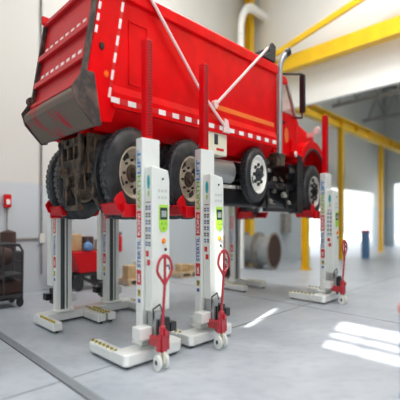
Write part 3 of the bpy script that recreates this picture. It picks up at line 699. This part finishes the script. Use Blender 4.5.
# pallets with boxes
def pallet(u, v, lb, gp):
    t = thing('pallet', lb, 'pallet', (u, v, 0), gp)
    mb = MB()
    for k in range(5): mb.box(-.5, .5, -.38+k*.17, -.27+k*.17, .115, .14)
    mb.build('deck', 'wood', t)
    mb = MB()
    for a in (-.5, -.05, .4): mb.box(a, a+.1, -.38, .41, .02, .115)
    mb.build('stringers', 'wood', t); mb = MB()
    for v_ in (-.38, 0, .33): mb.box(-.5, .5, v_, v_+.08, 0, .02)
    mb.build('bottom_board', 'wood', t); return t
pallet(3.9, 5.95, 'wooden pallet loaded with tan boxes by the left wall', 'wooden pallets by the left wall')
pallet(6.2, 5.95, 'wooden pallet with low boxes, seen between the two near columns', 'wooden pallets by the left wall')
for i, (u, v, z, a, h, lb) in enumerate(((3.62, 5.85, .14, .34, .30, 'tan carton at the left end of the pallet by the wall'), (4.02, 5.85, .14, .30, .38, 'tall tan carton in the middle of the pallet'),
        (4.3, 5.95, .14, .22, .24, 'small tan carton at the right end of the pallet'), (6.0, 5.9, .14, .4, .2, 'flat carton on the pallet seen between the two near columns'), (6.45, 5.95, .14, .3, .16, 'low carton right of the flat one on that pallet'))):
    t = thing('carton', lb, 'box', (u, v, z), 'cartons on the pallets')
    MB().box(-a/2, a/2, -.17, .17, 0, h).build('carton_body', 'tan' if i != 1 else 'cream', t, bevel=.01)
    MB().box(-a/2-.003, a/2+.003, -.02, .02, h-.05, h+.003).build('packing_tape', 'wood', t)
# dark trolley on the left
tr_ = thing('parts_trolley', 'dark blurred parts trolley with hoop handles by the left wall', 'trolley', (-.50, 5.35, 0))
mb = MB()
for v_ in (-.32, .32):
    mb.tube([(.42, v_, .12), (.44, v_, .95), (.36, v_, 1.05), (.2, v_, 1.07), (-.5, v_, 1.07)], .028, 8)
    mb.tube([(-.5, v_, .12), (-.5, v_, 1.3)], .028, 8).tube([(-.5, v_, .55), (.43, v_, .55)], .022, 8).tube([(0, v_, .2), (0, v_, 1.07)], .02, 8)
mb.tube([(.43, -.32, .75), (.43, .32, .75)], .022, 8).tube([(-.5, -.32, 1.3), (-.5, .32, 1.3)], .022, 8)
mb.build('tube_frame', 'darkgrey', tr_, smooth=True)
MB().box(-.52, .44, -.34, .34, .18, .22).box(-.5, .42, -.32, .32, .54, .57).build('shelf', 'darkgrey', tr_)
for u_, v_ in ((-.44, -.3), (.38, -.3), (-.44, .3), (.38, .3)):
    MB().lathe([(-.025, 0), (-.025, .08), (.025, .08), (.025, 0)], (u_, v_, .082), 16).build('trolley_wheel', 'plastic', tr_, smooth=True)
ge = thing('gearbox', 'brown gearbox housing resting on the dark trolley', 'machine part', (-.60, 5.35, .572))
MB().lathe([(-.3, .12), (-.28, .24), (0, .28), (.1, .2), (.35, .13), (.36, 0)], (0, 0, .28), 18, axis='u').build('casing', 'brown', ge, smooth=True)
MB().lathe([(-.42, 0), (-.42, .05), (-.3, .05)], (0, 0, .28), 12, axis='u').build('input_shaft', 'steel', ge, smooth=True)
MB().box(-.2, .1, -.2, .2, .0, .06).build('mounting_foot', 'darkgrey', ge)
ge2 = thing('engine_part', 'dull brown engine part on the lower shelf of the dark trolley', 'machine part', (-.30, 5.35, .222))
MB().box(-.3, .28, -.22, .22, 0, .22).build('block', 'brown', ge2, bevel=.03)
MB().lathe([(.22, 0), (.22, .1), (.28, .1), (.28, 0)], (0, 0, 0), 14, axis='z').build('cover', 'darkgrey', ge2)
mt = thing('drum_motor', 'tall dark machine standing behind the trolley at the left edge', 'machine', (-.02, 6.25, 0))
MB().box(-.3, .3, -.25, .25, 0, .9).build('cabinet', 'darkgrey', mt, bevel=.03)
MB().lathe([(.9, 0), (.9, .2), (1.25, .2), (1.3, 0)], (0, 0, 0), 18, axis='z').build('motor', 'brown', mt, smooth=True)
# blue bins
def bin_(base, lb, r, h):
    t = thing('waste_bin', lb, 'bin', base)
    MB().lathe([(0, 0), (0, r*.92), (h*.3, r*.96), (h*.32, r), (h*.36, r), (h*.38, r*.97), (h*.66, r*.98), (h*.68, r*1.01), (h*.72, r*1.01), (h*.74, r*.98), (h*.94, r), (h*.94, 0)], (0, 0, 0), 32, axis='z').build('bin_body', 'bluepaint', t, smooth=True)
    MB().lathe([(h*.94, r*1.03), (h*.98, r*1.03), (h, r*.9), (h*1.0, 0)], (0, 0, 0), 32, axis='z').build('bin_lid', 'lift_red', t, smooth=True)
    return t
bin_((18.1, 3.75, 0), 'blue bin with a red lid beside the distant yellow post', .24, 1.1)
# near blue drum at the right edge
d_ = Vector((1.475, 4.05, 0)) - O
det = U.x*V.y-U.y*V.x
bu = (d_.x*V.y-d_.y*V.x)/det; bv = (U.x*d_.y-U.y*d_.x)/det
bin_((bu, bv, 0), 'blue drum with a red lid cut off by the right edge of the view', .33, .94)

# unseen area lights added under the ceiling as fill
k = 0
for (u, v) in ((-4, -5), (-4, 1.5), (1.5, -6.5), (1.5, -1.5), (7, -6), (7, 1.0), (15, 0), (21, 0), (6, 3.2)):
    l = bpy.data.lights.new('ceiling_fill_light', 'AREA'); l.shape = 'RECTANGLE'; l.size = 2.2; l.size_y = 1.2
    l.energy = 170; l.color = (1.0, .99, .97)
    lo = bpy.data.objects.new('ceiling_fill_light', l); lo.location = P(u, v, 9.2); COL.objects.link(lo)
# added area fills: right side, rear, then two washes on the header
def add_fill(loc, tgt, sx, sy, e, c=(.96, .98, 1)):
    l = bpy.data.lights.new('added_fill_light', 'AREA'); l.shape = 'RECTANGLE'; l.size = sx; l.size_y = sy; l.energy = e; l.color = c
    o = bpy.data.objects.new('added_fill_light', l); o.location = loc; COL.objects.link(o)
    o.rotation_euler = (Vector(tgt)-Vector(loc)).to_track_quat('-Z', 'Y').to_euler()
add_fill(P(1, -11.6, 3.2), P(2, 0, 2.2), 9, 5, 520)
add_fill(P(-7.6, -1, 2.8), P(0, 1, 2), 8, 4.5, 230)
add_fill(P(3.5, -3, 8.8), P(11.4, 0, 7.4), 5, 2, 90, (1, 1, .97))  # wash added to brighten the header wall
add_fill(P(4.5, 2, 8.8), P(11.4, 4, 7.4), 4, 2, 60, (1, 1, .97))  # second added wash, toward the left of the header
# sun
s = bpy.data.lights.new('sun', 'SUN'); s.energy = 20; s.angle = math.radians(.5); s.color = (1, .97, .9)
so = bpy.data.objects.new('sun', s); COL.objects.link(so); so.location = P(-20, -6, 15)
dirv = L((1, .27, -.55)); so.rotation_euler = dirv.to_track_quat('-Z', 'Y').to_euler()

wd = bpy.data.worlds.new('sky'); bpy.context.scene.world = wd; wd.use_nodes = True
wd.node_tree.nodes['Background'].inputs['Color'].default_value = (.93, .97, 1, 1)
wd.node_tree.nodes['Background'].inputs['Strength'].default_value = 1.6

# ---------------------------------------------------------------- camera
cam = bpy.data.cameras.new('camera'); co = bpy.data.objects.new('camera', cam); COL.objects.link(co)
co.location = (0, 0, 1.46); co.rotation_euler = (PI/2, 0, 0)
cam.sensor_width = 36; cam.lens = 59.76; cam.shift_y = .0525
cam.dof.use_dof = True; cam.dof.focus_distance = 8.7; cam.dof.aperture_fstop = .85
sc = bpy.context.scene; sc.camera = co
sc.view_settings.view_transform = 'Standard'; sc.view_settings.look = 'None'; sc.view_settings.exposure = .3; sc.view_settings.gamma = 1
